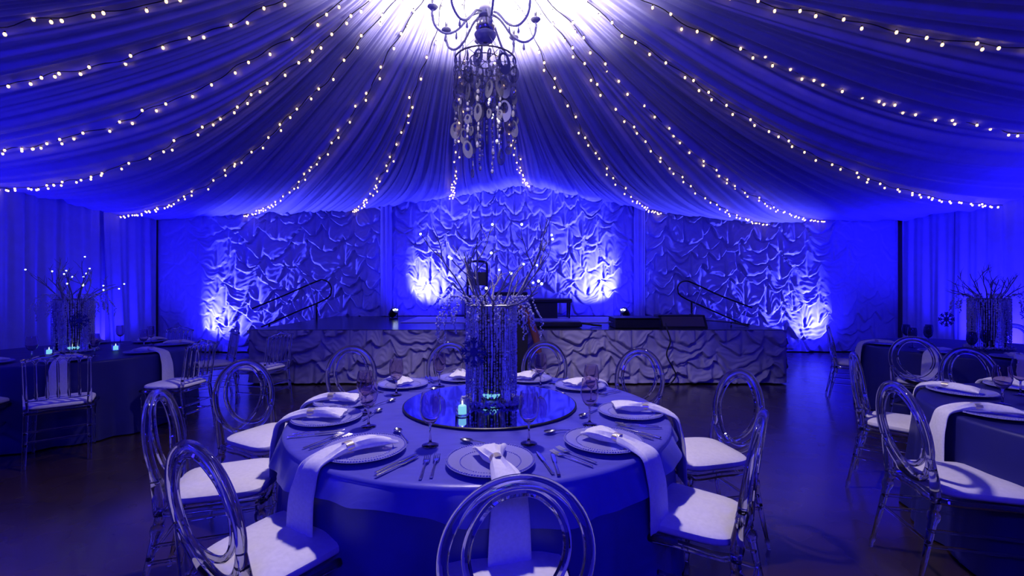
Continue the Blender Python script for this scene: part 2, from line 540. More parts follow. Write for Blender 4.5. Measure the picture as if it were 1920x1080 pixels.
# ------------------------------------------------------------------ ruffled backdrop and stage skirt
def ruffle_depth(X, Z, pw, phh, A, seed, sagk=0.75):
    """gathered swags: every row a sawtooth under a scalloped edge hung between random pinch points"""
    g = np.random.default_rng(seed)
    nx, nz = X.shape
    x = X[:, 0]
    def wob(x_, n, sc_):
        return sum(g.normal() * np.sin(x_ * sc_ * (0.5 + g.random() * 1.5) + g.random() * 6.3) for _ in range(n)) / n ** 0.5
    rows = int(Z.max() / phh) + 5
    Bs, Us, Sd = [], [], []
    for r in range(rows):
        c = [x.min() - pw * (0.2 + g.random())]
        while c[-1] < x.max() + pw:
            c.append(c[-1] + pw * g.choice((0.5, 0.75, 1.0, 1.3, 1.8)) * g.uniform(0.85, 1.15))
        c = np.array(c)
        i = np.clip(np.searchsorted(c, x) - 1, 0, len(c) - 2)
        wd = c[i + 1] - c[i]
        u = (x - c[i]) / wd * 2 - 1
        jit = g.uniform(-0.25, 0.25, len(c)) * phh
        base = (r - 1) * phh + jit[i] + (jit[i + 1] - jit[i]) * (u + 1) / 2 + 0.12 * phh * wob(x, 3, 3)
        sag = sagk * phh * np.minimum(1.35, (wd / pw) ** 1.5) * g.uniform(0.7, 1.3, len(c))[i] * (1 - np.abs(u) ** 2.1)
        Bs.append(base - sag)
        Us.append(u)
        Sd.append(g.uniform(0.6, 1.25, len(c))[i])
    Bs = np.maximum.accumulate(np.array(Bs) + np.arange(rows)[:, None] * 1e-4, axis=0)
    D = np.zeros_like(X)
    zw = Z + 0.030 * np.sin(X * 7 + Z * 6 + seed) + 0.020 * np.sin(X * 15 - Z * 11) + 0.010 * np.sin(X * 31 + Z * 19 + 2 * np.sin(X * 5))
    for r in range(rows - 1):
        b0, b1 = Bs[r][:, None], Bs[r + 1][:, None]
        m = (zw >= b0) & (zw < b1)
        t = np.clip((zw - b0) / np.maximum(b1 - b0, 0.02), 0, 1)
        u = Us[r + 1][:, None]
        ue = 1 - np.abs(u)
        lip = np.minimum(1, t / 0.10)
        saw = lip ** 0.6 * (1 - t) ** 0.85
        pinch = 1 - 0.75 * np.exp(-(ue / 0.13) ** 2)
        # crease lines nested in the swag, fanning from its two pinch points
        nest = (t + 0.55 * np.abs(u) ** 1.6) * 3.1 + 0.5 * np.sin(2.2 * u + r)
        crease = 1 - 2 * np.abs(nest % 1 - 0.5)
        radial = np.abs(np.sin(np.arctan2(t + 0.05, ue + 0.04) * 7 + r))
        d = Sd[r + 1][:, None] * saw * pinch + 0.17 * crease * (0.3 + ue) + 0.17 * radial * np.exp(-ue / 0.40)
        D = np.where(m, d, D)
    return A * D

def ruffle_panel(name, x0, x1, y, z0, z1, res, pw, phh, A, seed, m, sagk=0.75, flat=None):
    nx, nz = int((x1 - x0) / res) + 1, int((z1 - z0) / res) + 1
    X, Z = np.meshgrid(np.linspace(x0, x1, nx), np.linspace(z0, z1, nz), indexing='ij')
    D = ruffle_depth(X, Z - z0, pw, phh, A, seed, sagk)
    D *= np.minimum(1, np.minimum(X - x0, x1 - X) / 0.08 + 0.15)
    if flat:
        D *= np.clip(np.abs(X - flat[0]) / flat[1], 0.30, 1.0) ** 1.2
    P = np.stack([X, y - D, Z], -1)
    return link(name, np_grid_mesh(name, P, M[m]))

tag(ruffle_panel('ruffled_backdrop', -7.74, -2.80, YB, 0.02, 3.22, 0.0155, 0.50, 0.27, 0.11, 3, 'ruffle', 0.9, (-7.74, 1.6)), 'white ruffled fabric backdrop panel left of the stage', 'backdrop curtain', 'ruffled backdrop panels')
tag(ruffle_panel('ruffled_backdrop', -2.62, 2.66, YB, 0.80, 3.82, 0.0155, 0.44, 0.25, 0.11, 5, 'ruffle', 0.95), 'white ruffled fabric backdrop panel behind the stage', 'backdrop curtain', 'ruffled backdrop panels')
tag(ruffle_panel('ruffled_backdrop', 2.86, 8.44, YB, 0.02, 3.22, 0.0155, 0.50, 0.27, 0.11, 8, 'ruffle', 0.9, (8.44, 2.2)), 'white ruffled fabric backdrop panel right of the stage', 'backdrop curtain', 'ruffled backdrop panels')

def folds_curtain(name, a, b, z0, z1, n_folds, depth, seed, m, tie=0.0):
    """vertical pleats hung between plan points a and b, bulging to the room"""
    g = np.random.default_rng(seed)
    a, b = np.array(a), np.array(b)
    Lw = np.linalg.norm(b - a)
    t = (b - a) / Lw
    nrm = np.array([-t[1], t[0]])
    ctr = np.array([cx, cy]) - a
    if nrm.dot(ctr) < 0:
        nrm = -nrm
    nu, nv = int(n_folds * 28), 40
    U, V = np.meshgrid(np.linspace(0, 1, nu), np.linspace(0, 1, nv), indexing='ij')
    wv = np.sin(2 * PI * n_folds * U + 1.2 * np.sin(5 * U + g.random() * 6) + 0.5 * np.sin(3 * V + 4 * U)) + 0.5 * np.sin(2 * PI * n_folds * 1.7 * U + g.random() * 6 + 0.4 * V) + 0.3 * np.sin(2 * PI * n_folds * 0.37 * U + g.random() * 6)
    d = depth * (0.9 + 0.55 * wv * (0.55 + 0.45 * (1 - V)))
    uu = U + tie * (1 - V) ** 2 * 0.12 * (1 - U)
    P = np.stack([a[0] + t[0] * Lw * uu + nrm[0] * d, a[1] + t[1] * Lw * uu + nrm[1] * d, z0 + (z1 - z0) * V], -1)
    return link(name, np_grid_mesh(name, P, M[m]))

for k, (y0, y1, nf, lab) in enumerate(((8.45, 9.72, 4, 'white pleated wall curtain on the left wall, in the far corner'), (7.15, 8.55, 5, 'white pleated wall curtain on the left wall, behind the lit branches'),
                                       (5.4, 7.25, 7, 'white pleated wall curtain on the left wall, nearest the camera'))):
    tag(folds_curtain('wall_curtain', (XL, y0), (XL, y1), 0.03, 3.4, nf, 0.05 + 0.02 * (k == 0), 20 + k, 'drape', 1.0 if k == 0 else 0), lab, 'curtain', 'pleated side wall curtains')
for k, (y0, y1, nf, lab) in enumerate(((8.55, 9.70, 4, 'white pleated wall curtain on the right wall, in the far corner'), (7.35, 8.62, 5, 'white pleated wall curtain on the right wall, brightly lit behind the bare branches'),
                                       (5.6, 7.45, 7, 'white pleated wall curtain on the right wall, nearest the camera'))):
    tag(folds_curtain('wall_curtain', (XR, y0), (XR, y1), 0.03, 3.4, nf, 0.045, 30 + k, 'drape'), lab, 'curtain', 'pleated side wall curtains')

for x, lab in ((-2.72, 'slim white draped column at the left edge of the stage backdrop'), (2.76, 'slim white draped column at the right edge of the stage backdrop')):
    rows = []
    for i in range(30):
        z = 0.80 + 3.0 * i / 29
        rows.append([(x + (0.105 + 0.018 * math.sin(9 * a + 0.4 * z)) * math.cos(a), YB - 0.10 + (0.10 + 0.018 * math.sin(9 * a + 0.4 * z)) * math.sin(a), z) for a in [2 * PI * k / 60 for k in range(60)]])
    mb = MB()
    mb.grid(rows, closed_v=True, flip=True)
    tag(link('draped_column', mb.mesh('draped_column', M['drape'])), lab, 'column drape', 'draped columns')

# ------------------------------------------------------------------ stage
SX0, SX1, SY0, SY1, SH = -3.82, 3.98, 6.55, 9.72, 0.79
stage = thing('stage', 'low black-topped stage with a gathered pale skirt along its front', 'stage', (0, 0, 0))
part('platform', MB().box(((SX0 + SX1) / 2, (SY0 + SY1) / 2, SH - 0.06), (SX1 - SX0, SY1 - SY0, 0.12), bev=0.006), 'stage_top', stage, smooth=False)
part('frame', MB().box(((SX0 + SX1) / 2, (SY0 + SY1) / 2 + 0.1, (SH - 0.12) / 2), (SX1 - SX0 - 0.2, SY1 - SY0 - 0.3, SH - 0.12)), 'black', stage, smooth=False)
sk = ruffle_panel('front_skirt', SX0 - 0.02, SX1 + 0.03, SY0 - 0.005, 0.02, SH - 0.005, 0.0115, 0.50, 0.165, 0.075, 11, 'skirt', 1.15)
sk.parent = stage
for x, s in ((SX0, -1), (SX1, 1)):
    nx, nz = 130, 36
    Y, Z = np.meshgrid(np.linspace(SY0, SY1, nx), np.linspace(0.02, SH - 0.005, nz), indexing='ij')
    D = ruffle_depth(Y, Z, 0.6, 0.2, 0.06, 14 + s, 1.0)
    P = np.stack([x + s * D, Y, Z], -1)
    link('side_skirt', np_grid_mesh('side_skirt', P, M['skirt']), stage)

mt = MB()
mt.box((0.1, 8.55, SH + 0.008), (4.1, 1.5, 0.012), bev=0.003)
tag(link('stage_mat', mt.mesh('stage_mat', M['mat_white'], False)), 'pale glossy floor board lying on the black stage', 'stage mat')

# stage steps with their slanted handrails, standing beside each end of the stage
def rail_unit(name, label, s):
    r = thing(name, label, 'stage steps', (0, 0, 0))
    y = 9.15
    xb, xt = s * 5.15, s * 3.80
    if s > 0:
        xb, xt = 5.25, 3.98
    for k in range(3):
        h = 0.2 * (k + 1)
        xk = xb + (xt - xb) * (k + 0.5) / 3
        part('step', MB().box((xk, y, h / 2), (abs(xt - xb) / 3 - 0.004, 0.55, h), bev=0.008), 'black', r, smooth=False)
    def P_(px, py):
        return W(px, py, y - 0.30) if s < 0 else W(px, py, y - 0.30)
    if s < 0:
        loop = [(472, 579), (530, 555), (590, 529), (606, 525), (618, 532), (621, 545), (612, 560), (560, 583), (490, 613)]
        bars = [((580, 534), (600, 592))]
    else:
        loop = [(1410, 577), (1350, 554), (1300, 531), (1285, 527), (1274, 532), (1271, 544), (1280, 557), (1330, 580), (1392, 607)]
        bars = [((1317, 540), (1295, 590)), ((1402, 576), (1394, 604))]
    part('handrail', MB().tube(spline([P_(*q) for q in loop], 8), 0.015, 8), 'black_cable', r)
    for a, b in bars:
        part('baluster', MB().tube([P_(*a), P_(*b)], 0.013, 8), 'silver', r)
    x0 = P_(*(loop[-1])).x
    for f_ in (0.12, 0.85):
        q = P_(*loop[-1]).lerp(P_(*loop[-3]), f_)
        hz = 0.2 if f_ < 0.5 else 0.6
        part('post', MB().tube([(q.x, q.y, hz), (q.x, q.y, q.z)], 0.02, 8), 'black_cable', r)
    return r
rail_unit('stage_steps', 'dark steps with a slanted looped handrail at the left end of the stage', -1)
rail_unit('stage_steps', 'dark steps with a slanted looped handrail at the right end of the stage', 1)

# LED uplight cans
def make_can():
    r = thing('uplight', '', 'uplight', (0, 0, 0), 0, 'LED uplight cans')
    part('foot', MB().tube([(-0.10, 0, 0.012), (0.10, 0, 0.012)], 0.012, 8), 'black', r)
    part('bracket', MB().tube([(-0.10, 0, 0.012), (-0.10, 0, 0.11), (-0.085, 0, 0.13)], 0.010, 8).tube([(0.10, 0, 0.012), (0.10, 0, 0.11), (0.085, 0, 0.13)], 0.010, 8), 'black', r)
    rm = Matrix.Rotation(R(48), 3, 'X')
    body = MB().lathe([(0.02, -0.10), (0.065, -0.09), (0.075, -0.03), (0.078, 0.07), (0.070, 0.072), (0.0, 0.060)], 20)
    body.v = [tuple(rm @ Vector(v) + Vector((0, 0, 0.13))) for v in body.v]
    b = part('can', body, 'black', r)
    for k in range(3):
        p = rm @ Vector((-0.042 + 0.042 * k, 0.01 * (k % 2), 0.075)) + Vector((0, 0, 0.13))
        part('diode', MB().ball(p, 0.016, 8, 5), 'led', b)
    return r
cans = Maker(make_can)
GR = 'LED uplight cans'
cans.put((-2.34, 8.85, SH), R(55), 'small black uplight with three lit diodes standing left on the stage', GR)
cans.put((2.23, 8.85, SH), R(-55), 'small black uplight with three lit diodes behind the black case', GR)
cans.put((7.12, 9.15, 0), R(-50), 'small black uplight with three lit diodes on the floor right of the stage', GR)
cans.put((-6.75, 9.25, 0), R(10), 'small black uplight on the floor left of the stage', GR)

# stage furniture and gear
ca = thing('flight_case', 'black equipment case at the stage front before the right uplight', 'case', (1.90, 7.0, SH))
part('body', MB().box((0, 0, 0.07), (0.68, 0.5, 0.14), bev=0.012), 'black', ca, smooth=False)
part('lid', MB().box((0, 0, 0.15), (0.69, 0.51, 0.02), bev=0.006), 'black', ca, smooth=False)
for s in (-1, 1):
    part('handle', MB().tube([(s * 0.34, -0.1, 0.08), (s * 0.375, -0.1, 0.08), (s * 0.375, 0.1, 0.08), (s * 0.34, 0.1, 0.08)], 0.01, 6), 'steel', ca)
mo = thing('floor_monitor', 'black wedge speaker lying beside the case at the stage front', 'speaker', (2.62, 6.95, SH))
wm = MB()
wm.grid([[(-0.36, -0.14, 0.0), (-0.36, 0.2, 0.0), (-0.36, 0.2, 0.19), (-0.36, -0.02, 0.19)], [(0.36, -0.14, 0.0), (0.36, 0.2, 0.0), (0.36, 0.2, 0.19), (0.36, -0.02, 0.19)]], closed_v=True)
wm.fan([0, 1, 2, 3]); wm.fan([4, 5, 6, 7], True)
part('cabinet', wm, 'black', mo, smooth=False)
part('grille', MB().box((0, -0.085, 0.095), (0.64, 0.012, 0.17), Matrix.Rotation(R(-32), 3, 'X'), 0.004), 'steel', mo, smooth=False)
st = thing('folded_stand', 'folded black microphone stand lying at the right end of the stage', 'stand', (3.12, 7.1, SH))
part('pole', MB().tube([(-0.30, 0, 0.12), (0.42, 0.1, 0.06)], 0.012, 8), 'steel', st)
part('clutch', MB().tube([(-0.28, 0, 0.0), (-0.28, 0, 0.2)], [0.05, 0.03], 10), 'black', st)
for k in range(3):
    part('leg', MB().tube([(0.40, 0.1, 0.06), (0.40 + 0.3 * math.cos(k * 1.1 - 1.1), 0.1 + 0.3 * math.sin(k * 1.1 - 1.1), 0.02)], 0.012, 8), 'black', st)
pd = thing('pedal_board', 'long flat black pedal board tapering to a cable at the stage front', 'pedal board', (0.95, 7.0, SH))
part('board', MB().box((-0.25, 0, 0.05), (0.75, 0.3, 0.08), Matrix.Rotation(R(0), 3, 'Y'), 0.015), 'black', pd, smooth=False)
part('cable', MB().tube(spline([(0.12, 0, 0.06), (0.25, -0.05, 0.05), (0.32, 0.05, 0.03), (0.45, 0.0, 0.02)], 6), 0.016, 8), 'black_cable', pd)
bn = thing('piano_bench', 'dark padded bench on the stage against the ruffled backdrop', 'bench', (0.76, 9.0, SH))
part('seat', MB().box((0, 0, 0.36), (0.86, 0.40, 0.09), bev=0.02), 'black', bn)
part('apron', MB().box((-0.12, 0, 0.17), (0.52, 0.30, 0.33), bev=0.01), 'black', bn, smooth=False)
for sx in (-1, 1):
    for sy in (-1, 1):
        part('leg', MB().tube([(sx * 0.38, sy * 0.15, 0.33), (sx * 0.37, sy * 0.15, 0)], [0.024, 0.016], 8), 'black', bn)
kc = thing('stage_chair', 'dark high-backed chair on the stage behind the branches', 'chair', (-0.72, 9.0, SH), R(180))
kc_b = MB().tube(spline([(-0.19, -0.2, 0.42), (-0.20, -0.24, 0.8), (-0.20, -0.28, 1.08), (-0.15, -0.29, 1.15), (0, -0.29, 1.165), (0.15, -0.29, 1.15), (0.20, -0.28, 1.08), (0.20, -0.24, 0.8), (0.19, -0.2, 0.42)], 5), 0.026, 8)
part('back_frame', kc_b, 'black', kc)
part('back_panel', MB().box((0, -0.245, 0.8), (0.36, 0.02, 0.28), Matrix.Rotation(R(8), 3, 'X'), 0.006), 'black', kc, smooth=False)
part('seat', MB().box((0, 0, 0.44), (0.44, 0.44, 0.06), bev=0.02), 'black', kc)
for sx in (-1, 1):
    for sy in (-1, 1):
        part('leg', MB().tube([(sx * 0.19, sy * 0.19, 0.42), (sx * 0.2, sy * 0.2, 0)], [0.022, 0.016], 8), 'black', kc)
kb = thing('keyboard_stand', 'dark keyboard on a stand behind the tall vase', 'keyboard', (-0.02, 8.4, SH))
part('keyboard', MB().box((0, 0, 0.50), (0.62, 0.28, 0.07), bev=0.01), 'black', kb, smooth=False)
for s in (-1, 1):
    part('leg', MB().tube([(-0.26 * s, -0.05 * s, 0), (0.26 * s, 0.05 * s, 0.47)], 0.016, 8), 'steel', kb)
# dark lectern with a reddish slanted side before the stage
lc = thing('lectern', 'dark lectern with a slanted reddish wooden side standing before the stage', 'lectern', (0.10, 6.1, 0))
part('base', MB().box((-0.05, 0, 0.03), (0.5, 0.42, 0.06), bev=0.01), 'black', lc, smooth=False)
part('post', MB().box((-0.05, 0, 0.55), (0.26, 0.26, 1.0), bev=0.01), 'black', lc, smooth=False)
part('front_panel', MB().box((0.03, -0.15, 0.62), (0.16, 0.02, 1.05), bev=0.005), 'black', lc, smooth=False)
sl = MB().tube(spline([(-0.02, -0.19, 1.16), (0.08, -0.19, 1.08), (0.16, -0.19, 0.92), (0.22, -0.19, 0.72), (0.25, -0.19, 0.55)], 5), [0.035] * 6 + [0.05] * 9 + [0.045] * 6, 10)
part('side_arm', sl, 'red_wood', lc, label='slanted reddish wooden arm')
part('desk', MB().box((-0.05, 0.0, 1.10), (0.42, 0.36, 0.03), Matrix.Rotation(R(20), 3, 'X'), 0.006), 'black', lc, smooth=False)
cb = MB().tube(spline([W(1248, 606, 6.75), W(1251, 618, 6.50), W(1257, 640, 6.42), W(1250, 665, 6.42), W(1262, 690, 6.42), W(1267, 705, 6.42), W(1255, 721, 6.42), W(1240, 728, 6.25)], 8), 0.010, 6)
tag(link('cable', cb.mesh('cable', M['black_cable'])), 'thin black cable hanging down the stage skirt', 'cable')

# ------------------------------------------------------------------ chandelier
HX, HY = CH
ch = thing('chandelier', 'glass chandelier with candle arms over a hanging drum of crystals and shell discs', 'chandelier', (HX, HY, 0))
part('stem', MB().tube([(0, 0, 4.92), (0, 0, 3.95)], 0.018, 10), 'glass', ch)
part('ball', MB().ball((0, 0, 3.85), 0.092, 20, 14), 'silver', ch)
part('bowl', MB().lathe([(0.02, 3.70), (0.07, 3.715), (0.10, 3.76), (0.105, 3.775), (0.095, 3.775), (0.06, 3.73), (0.0, 3.72)], 24), 'chand_glass', ch)
part('hub', MB().lathe([(0.02, 3.93), (0.06, 3.95), (0.075, 3.99), (0.05, 4.03), (0.03, 4.10), (0.045, 4.16), (0.02, 4.2)], 20), 'chand_glass', ch)
def arm_mb():
    return MB().tube(spline([(0.04, 0, 3.98), (0.14, 0, 3.93), (0.26, 0, 3.79), (0.37, 0, 3.745), (0.46, 0, 3.80), (0.49, 0, 3.90), (0.485, 0, 3.96)], 6), 0.011, 8)
arm_me = arm_mb().mesh('arm', M['chand_glass'])
cup_me = MB().lathe([(0.008, 3.95), (0.03, 3.955), (0.05, 3.975), (0.046, 3.98), (0.02, 3.965), (0.0, 3.965)], 14, (0.485, 0, 0)).mesh('cup', M['chand_glass'])
sl_me = MB().tube([(0.485, 0, 3.965), (0.485, 0, 4.05)], 0.013, 10).mesh('candle_sleeve', M['steel'])
bl_me = MB().lathe([(0.008, 4.05), (0.02, 4.075), (0.017, 4.10), (0.006, 4.13), (0.0, 4.14)], 10, (0.485, 0, 0)).mesh('candle_bulb', M['candle_bulb'])
dp = MB()
for rr_, zz in ((0.485, 3.93), (0.37, 3.735), (0.27, 3.77)):
    dp.lathe([(0.0, -0.075), (0.013, -0.055), (0.010, -0.03), (0.002, 0.0)], 8, (rr_, 0, zz))
dp_me = dp.mesh('crystal_drop', M['chand_glass'], False)
for k in range(8):
    a = k * PI / 4 + 0.2
    am = link('arm', arm_me, ch, (0, 0, 0), (0, 0, a))
    for nm, me in (('cup', cup_me), ('candle_sleeve', sl_me), ('candle_bulb', bl_me), ('crystal_drop', dp_me)):
        link(nm, me, am)
def ring_mb(r, z, th):
    return MB().tube([(r * math.cos(2 * PI * k / 48), r * math.sin(2 * PI * k / 48), z) for k in range(48)], th, 6, True)
part('drum_ring', ring_mb(0.285, 3.52, 0.008), 'steel', ch)
part('drum_ring', ring_mb(0.145, 3.53, 0.006), 'steel', ch)
sp = MB()
for k in range(3):
    a = k * PI / 3
    sp.tube([(0.285 * math.cos(a), 0.285 * math.sin(a), 3.522), (-0.285 * math.cos(a), -0.285 * math.sin(a), 3.522)], 0.0035, 5)
for k in range(4):
    a = k * PI / 2 + 0.4
    sp.tube([(0.285 * math.cos(a), 0.285 * math.sin(a), 3.522), (0.06 * math.cos(a), 0.06 * math.sin(a), 3.76)], 0.003, 5)
part('spoke_frame', sp, 'steel', ch)
# shell discs: ovals with an oval opening set towards the top
def disc_mesh(a, b, hole, m):
    mb = MB()
    n = 28
    rows = []
    for (sa, sb, oz, y) in ((1, 1, 0, -0.0025), (1, 1, 0, 0.0025), (hole, hole * 0.95, b * 0.30, 0.0025), (hole, hole * 0.95, b * 0.30, -0.0025)):
        rows.append([(a * sa * math.cos(2 * PI * k / n), y, b * sb * math.sin(2 * PI * k / n) + oz) for k in range(n)])
    mb.grid(rows, closed_u=True, closed_v=True)
    return mb.mesh('shell_disc', M[m], True, 40)
d_dark = disc_mesh(0.062, 0.098, 0.55, 'shell')
d_pale = disc_mesh(0.050, 0.078, 0.5, 'pearl_shell')
d_small = disc_mesh(0.034, 0.045, 0.4, 'pearl_shell')
wires, sm = MB(), MB()
n_disc = 0
def strand(r, a, length, kinds, spin=0.0):
    global n_disc
    x, y = r * math.cos(a), r * math.sin(a)
    wires.tube([(x, y, 3.52), (x, y, 3.52 - length)], 0.0016, 4)
    z = 3.52 - 0.02
    i = 0
    while z > 3.52 - length + 0.03:
        kd = kinds[i % len(kinds)]
        if kd == 'D':
            o = link('shell_disc', d_dark, ch, (x, y, z - 0.10), (0, random.uniform(-0.1, 0.1), spin + random.uniform(-0.25, 0.25)))
            o['label'] = 'dark smoky shell disc'
            z -= 0.212
            n_disc += 1
        elif kd == 'P' and n_disc < 96:
            link('shell_disc', d_pale, ch, (x, y, z - 0.08), (0, random.uniform(-0.15, 0.15), random.uniform(0, PI)))
            z -= 0.172
            n_disc += 1
        elif kd == 's' and n_disc < 96:
            link('shell_disc', d_small, ch, (x, y, z - 0.046), (0, random.uniform(-0.2, 0.2), random.uniform(0, PI)))
            z -= 0.10
            n_disc += 1
        else:
            rb = random.uniform(0.008, 0.017)
            sm.ball((x + random.uniform(-0.006, 0.006), y, z - rb), rb, 6, 4, (1, 1, random.choice((1, 1.5, 2.2))))
            z -= rb * 2.6 + random.uniform(0.0, 0.03)
        i += 1
for k in range(18):
    a = 2 * PI * k / 18
    if k == 16:
        strand(0.275, -0.85, 0.68, 'DDDb', 0.3)
    else:
        strand(0.283, a, random.uniform(0.5, 0.95) if k % 3 else random.uniform(0.85, 1.0), random.choice(('Pbbsbb', 'bbPbbbs', 'sbbbPbb', 'bbbbbsb')))
for k in range(12):
    strand(0.20, 2 * PI * k / 12 + 0.2, random.uniform(0.45, 0.75), random.choice(('bbPbsbb', 'bsbbbPb', 'bbbbb')))
for k in range(9):
    strand(0.14, 2 * PI * k / 9 + 0.1, random.uniform(0.5, 0.8), random.choice(('bbsbPbb', 'bbbsbb')))
strand(0.055, 2.8, 1.04, 'Pbbbb')
strand(0.07, 0.2, 1.08, 'Pbsbb')
part('strand_wires', wires, 'steel', ch)
cr = part('crystal_beads', sm, 'crystal', ch, smooth=False)
cr['kind'] = 'stuff'

# ------------------------------------------------------------------ chairs
def tilt_pt(u, v, off=0.0):
    """back plane of the oval chair: u sideways, v above the seat rail"""
    a = R(9)
    return Vector((u, -0.205 - v * math.sin(a) + off, 0.48 + v * math.cos(a)))
def seat_cushion(wf, wb, d, z, th, crown=0.018):
    """a rounded trapezoid pad"""
    n, m = 40, 9
    rows = []
    prof = [(0.0, 0.0), (0.90, 0.0), (0.985, 0.012), (1.0, th * 0.45), (0.985, th * 0.8), (0.93, th), (0.7, th + crown * 0.6), (0.35, th + crown), (0.0, th + crown)]
    for (s, h) in prof:
        row = []
        for k in range(n):
            a = 2 * PI * k / n
            c_, s_ = math.cos(a), math.sin(a)
            e = 0.42
            ux = math.copysign(abs(c_) ** e, c_)
            uy = math.copysign(abs(s_) ** e, s_)
            wd = wb + (wf - wb) * (uy + 1) / 2
            row.append((s * ux * wd / 2, s * uy * d / 2 + (0.012 * s * (1 - ux * ux) if uy > 0 else 0), z + h))
        rows.append(row)
    mb = MB()
    mb.grid(rows, closed_v=True, flip=True)
    return mb
def turned_leg(p0, p1, r0, r1, sides=10):
    p0, p1 = Vector(p0), Vector(p1)
    ts = [0, 0.06, 0.10, 0.12, 0.15, 0.18, 0.22, 0.6, 0.86, 0.88, 0.91, 0.94, 1.0]
    ks = [1, 1.0, 1.0, 1.3, 1.35, 1.3, 0.95, 0.8, 0.66, 0.95, 1.0, 0.7, 0.75]
    return MB().tube([p0.lerp(p1, t) for t in ts], [(r0 + (r1 - r0) * t) * k for t, k in zip(ts, ks)], sides)
def make_oval_chair():
    r = thing('oval_back_chair', '', 'chair')
    n = 64
    outer = [tilt_pt(0.192 * math.cos(2 * PI * k / n), 0.218 + 0.226 * math.sin(2 * PI * k / n)) for k in range(n)]
    part('back_hoop', MB().tube(outer, 0.0165, 10, True), 'acrylic', r)
    inner = [(-0.172, 0.125, 0.0), (-0.13, 0.075, 0.008), (-0.06, 0.045, 0.014), (0.03, 0.060, 0.016), (0.10, 0.125, 0.016), (0.135, 0.225, 0.014), (0.115, 0.330, 0.008), (0.055, 0.400, 0.0), (-0.01, 0.412, 0.0),
             (-0.075, 0.385, -0.004), (-0.125, 0.300, -0.010), (-0.130, 0.215, -0.014), (-0.09, 0.125, -0.016), (-0.01, 0.055, -0.016), (0.07, 0.022, -0.012), (0.135, 0.048, -0.004), (0.160, 0.085, 0.0)]
    part('back_loop', MB().tube(spline([tilt_pt(u, v, o) for u, v, o in inner], 5), 0.0125, 8), 'acrylic', r)
    part('cushion', seat_cushion(0.44, 0.38, 0.41, 0.445, 0.045), 'seat', r)
    fr = MB()
    ring_o = [(-0.185, -0.19), (0.185, -0.19), (0.21, 0.19), (-0.21, 0.19)]
    fr.tube([(x, y, 0.43) for x, y in spline([(a, b, 0) for a, b in ring_o], 6, True) for x, y in [(x, y)]] if False else [(p.x, p.y, 0.428) for p in spline([(a, b, 0) for a, b in ((-0.18, -0.195), (0, -0.20), (0.18, -0.195), (0.20, 0), (0.205, 0.19), (0, 0.2), (-0.205, 0.19), (-0.20, 0))], 4, True)], 0.016, 8, True)
    part('seat_frame', fr, 'acrylic', r)
    for s in (-1, 1):
        part('back_post', MB().tube([(s * 0.178, -0.205, 0.42), (s * 0.182, -0.21, 0.50), tilt_pt(s * 0.185, 0.14)], [0.021, 0.021, 0.013], 10), 'acrylic', r)
        part('leg', turned_leg((s * 0.190, 0.18, 0.42), (s * 0.205, 0.205, 0), 0.020, 0.013), 'acrylic', r)
        part('leg', turned_leg((s * 0.175, -0.20, 0.42), (s * 0.195, -0.285, 0), 0.020, 0.013), 'acrylic', r)
        part('stretcher', MB().tube([(s * 0.197, 0.19, 0.22), (s * 0.184, -0.243, 0.22)], 0.009, 8), 'acrylic', r)
        part('stretcher', MB().tube([(s * 0.195, 0.187, 0.29), (s * 0.181, -0.228, 0.29)], 0.009, 8), 'acrylic', r)
    part('stretcher', MB().tube([(-0.187, -0.24, 0.24), (0.187, -0.24, 0.24)], 0.009, 8), 'acrylic', r)
    part('stretcher', MB().tube([(-0.195, 0.19, 0.25), (0.195, 0.19, 0.25)], 0.009, 8), 'acrylic', r)
    return r
oval = Maker(make_oval_chair)
TC = Vector((-0.165, 2.49, 0))
def seat_at(bx, by, cx_, cy_, maker, label, group, off=0.285, turn=0.0):
    """a chair whose back top stands over (bx,by), facing (cx_,cy_)"""
    d = Vector((cx_ - bx, cy_ - by, 0)).normalized()
    d.rotate(Matrix.Rotation(turn, 3, 'Z').to_euler())
    rz = math.atan2(d.y, d.x) - PI / 2
    return maker.put((bx + d.x * off, by + d.y * off, 0), rz, label, group)
G1 = 'clear oval-back chairs around the main table'
for bx, by, turn, lab in (
        (0.02, 1.11, 0, 'clear oval-back chair nearest the camera, its hoop cut by the bottom edge'),
        (0.97, 1.71, 0, 'clear oval-back chair seen edge-on at the near right of the main table'),
        (1.34, 2.59, 0.12, 'clear oval-back chair at the right of the main table, second from the near side'),
        (1.01, 3.49, 0.1, 'clear oval-back chair before the stage, right behind the main table'),
        (0.294, 3.95, 0, 'clear oval-back chair behind the main table just right of the vase'),
        (-0.55, 3.95, 0, 'clear oval-back chair behind the main table just left of the vase'),
        (-1.32, 3.65, -0.1, 'clear oval-back chair before the stage, left behind the main table'),
        (-1.78, 2.94, -0.15, 'clear oval-back chair left of the main table, before the spindle-back chairs'),
        (-1.66, 2.075, 0.08, 'clear oval-back chair seen edge-on at the left of the main table'),
        (-0.985, 1.36, 0.12, 'clear oval-back chair at the near left of the main table, large hoop turned away')):
    seat_at(bx, by, TC.x, TC.y, oval, lab, G1, turn=turn)
T1 = Vector((3.31, 2.2, 0))
T2 = Vector((5.2, 5.0, 0))
T3 = Vector((-4.6, 4.75, 0))
G2 = 'clear oval-back chairs at the right side tables'
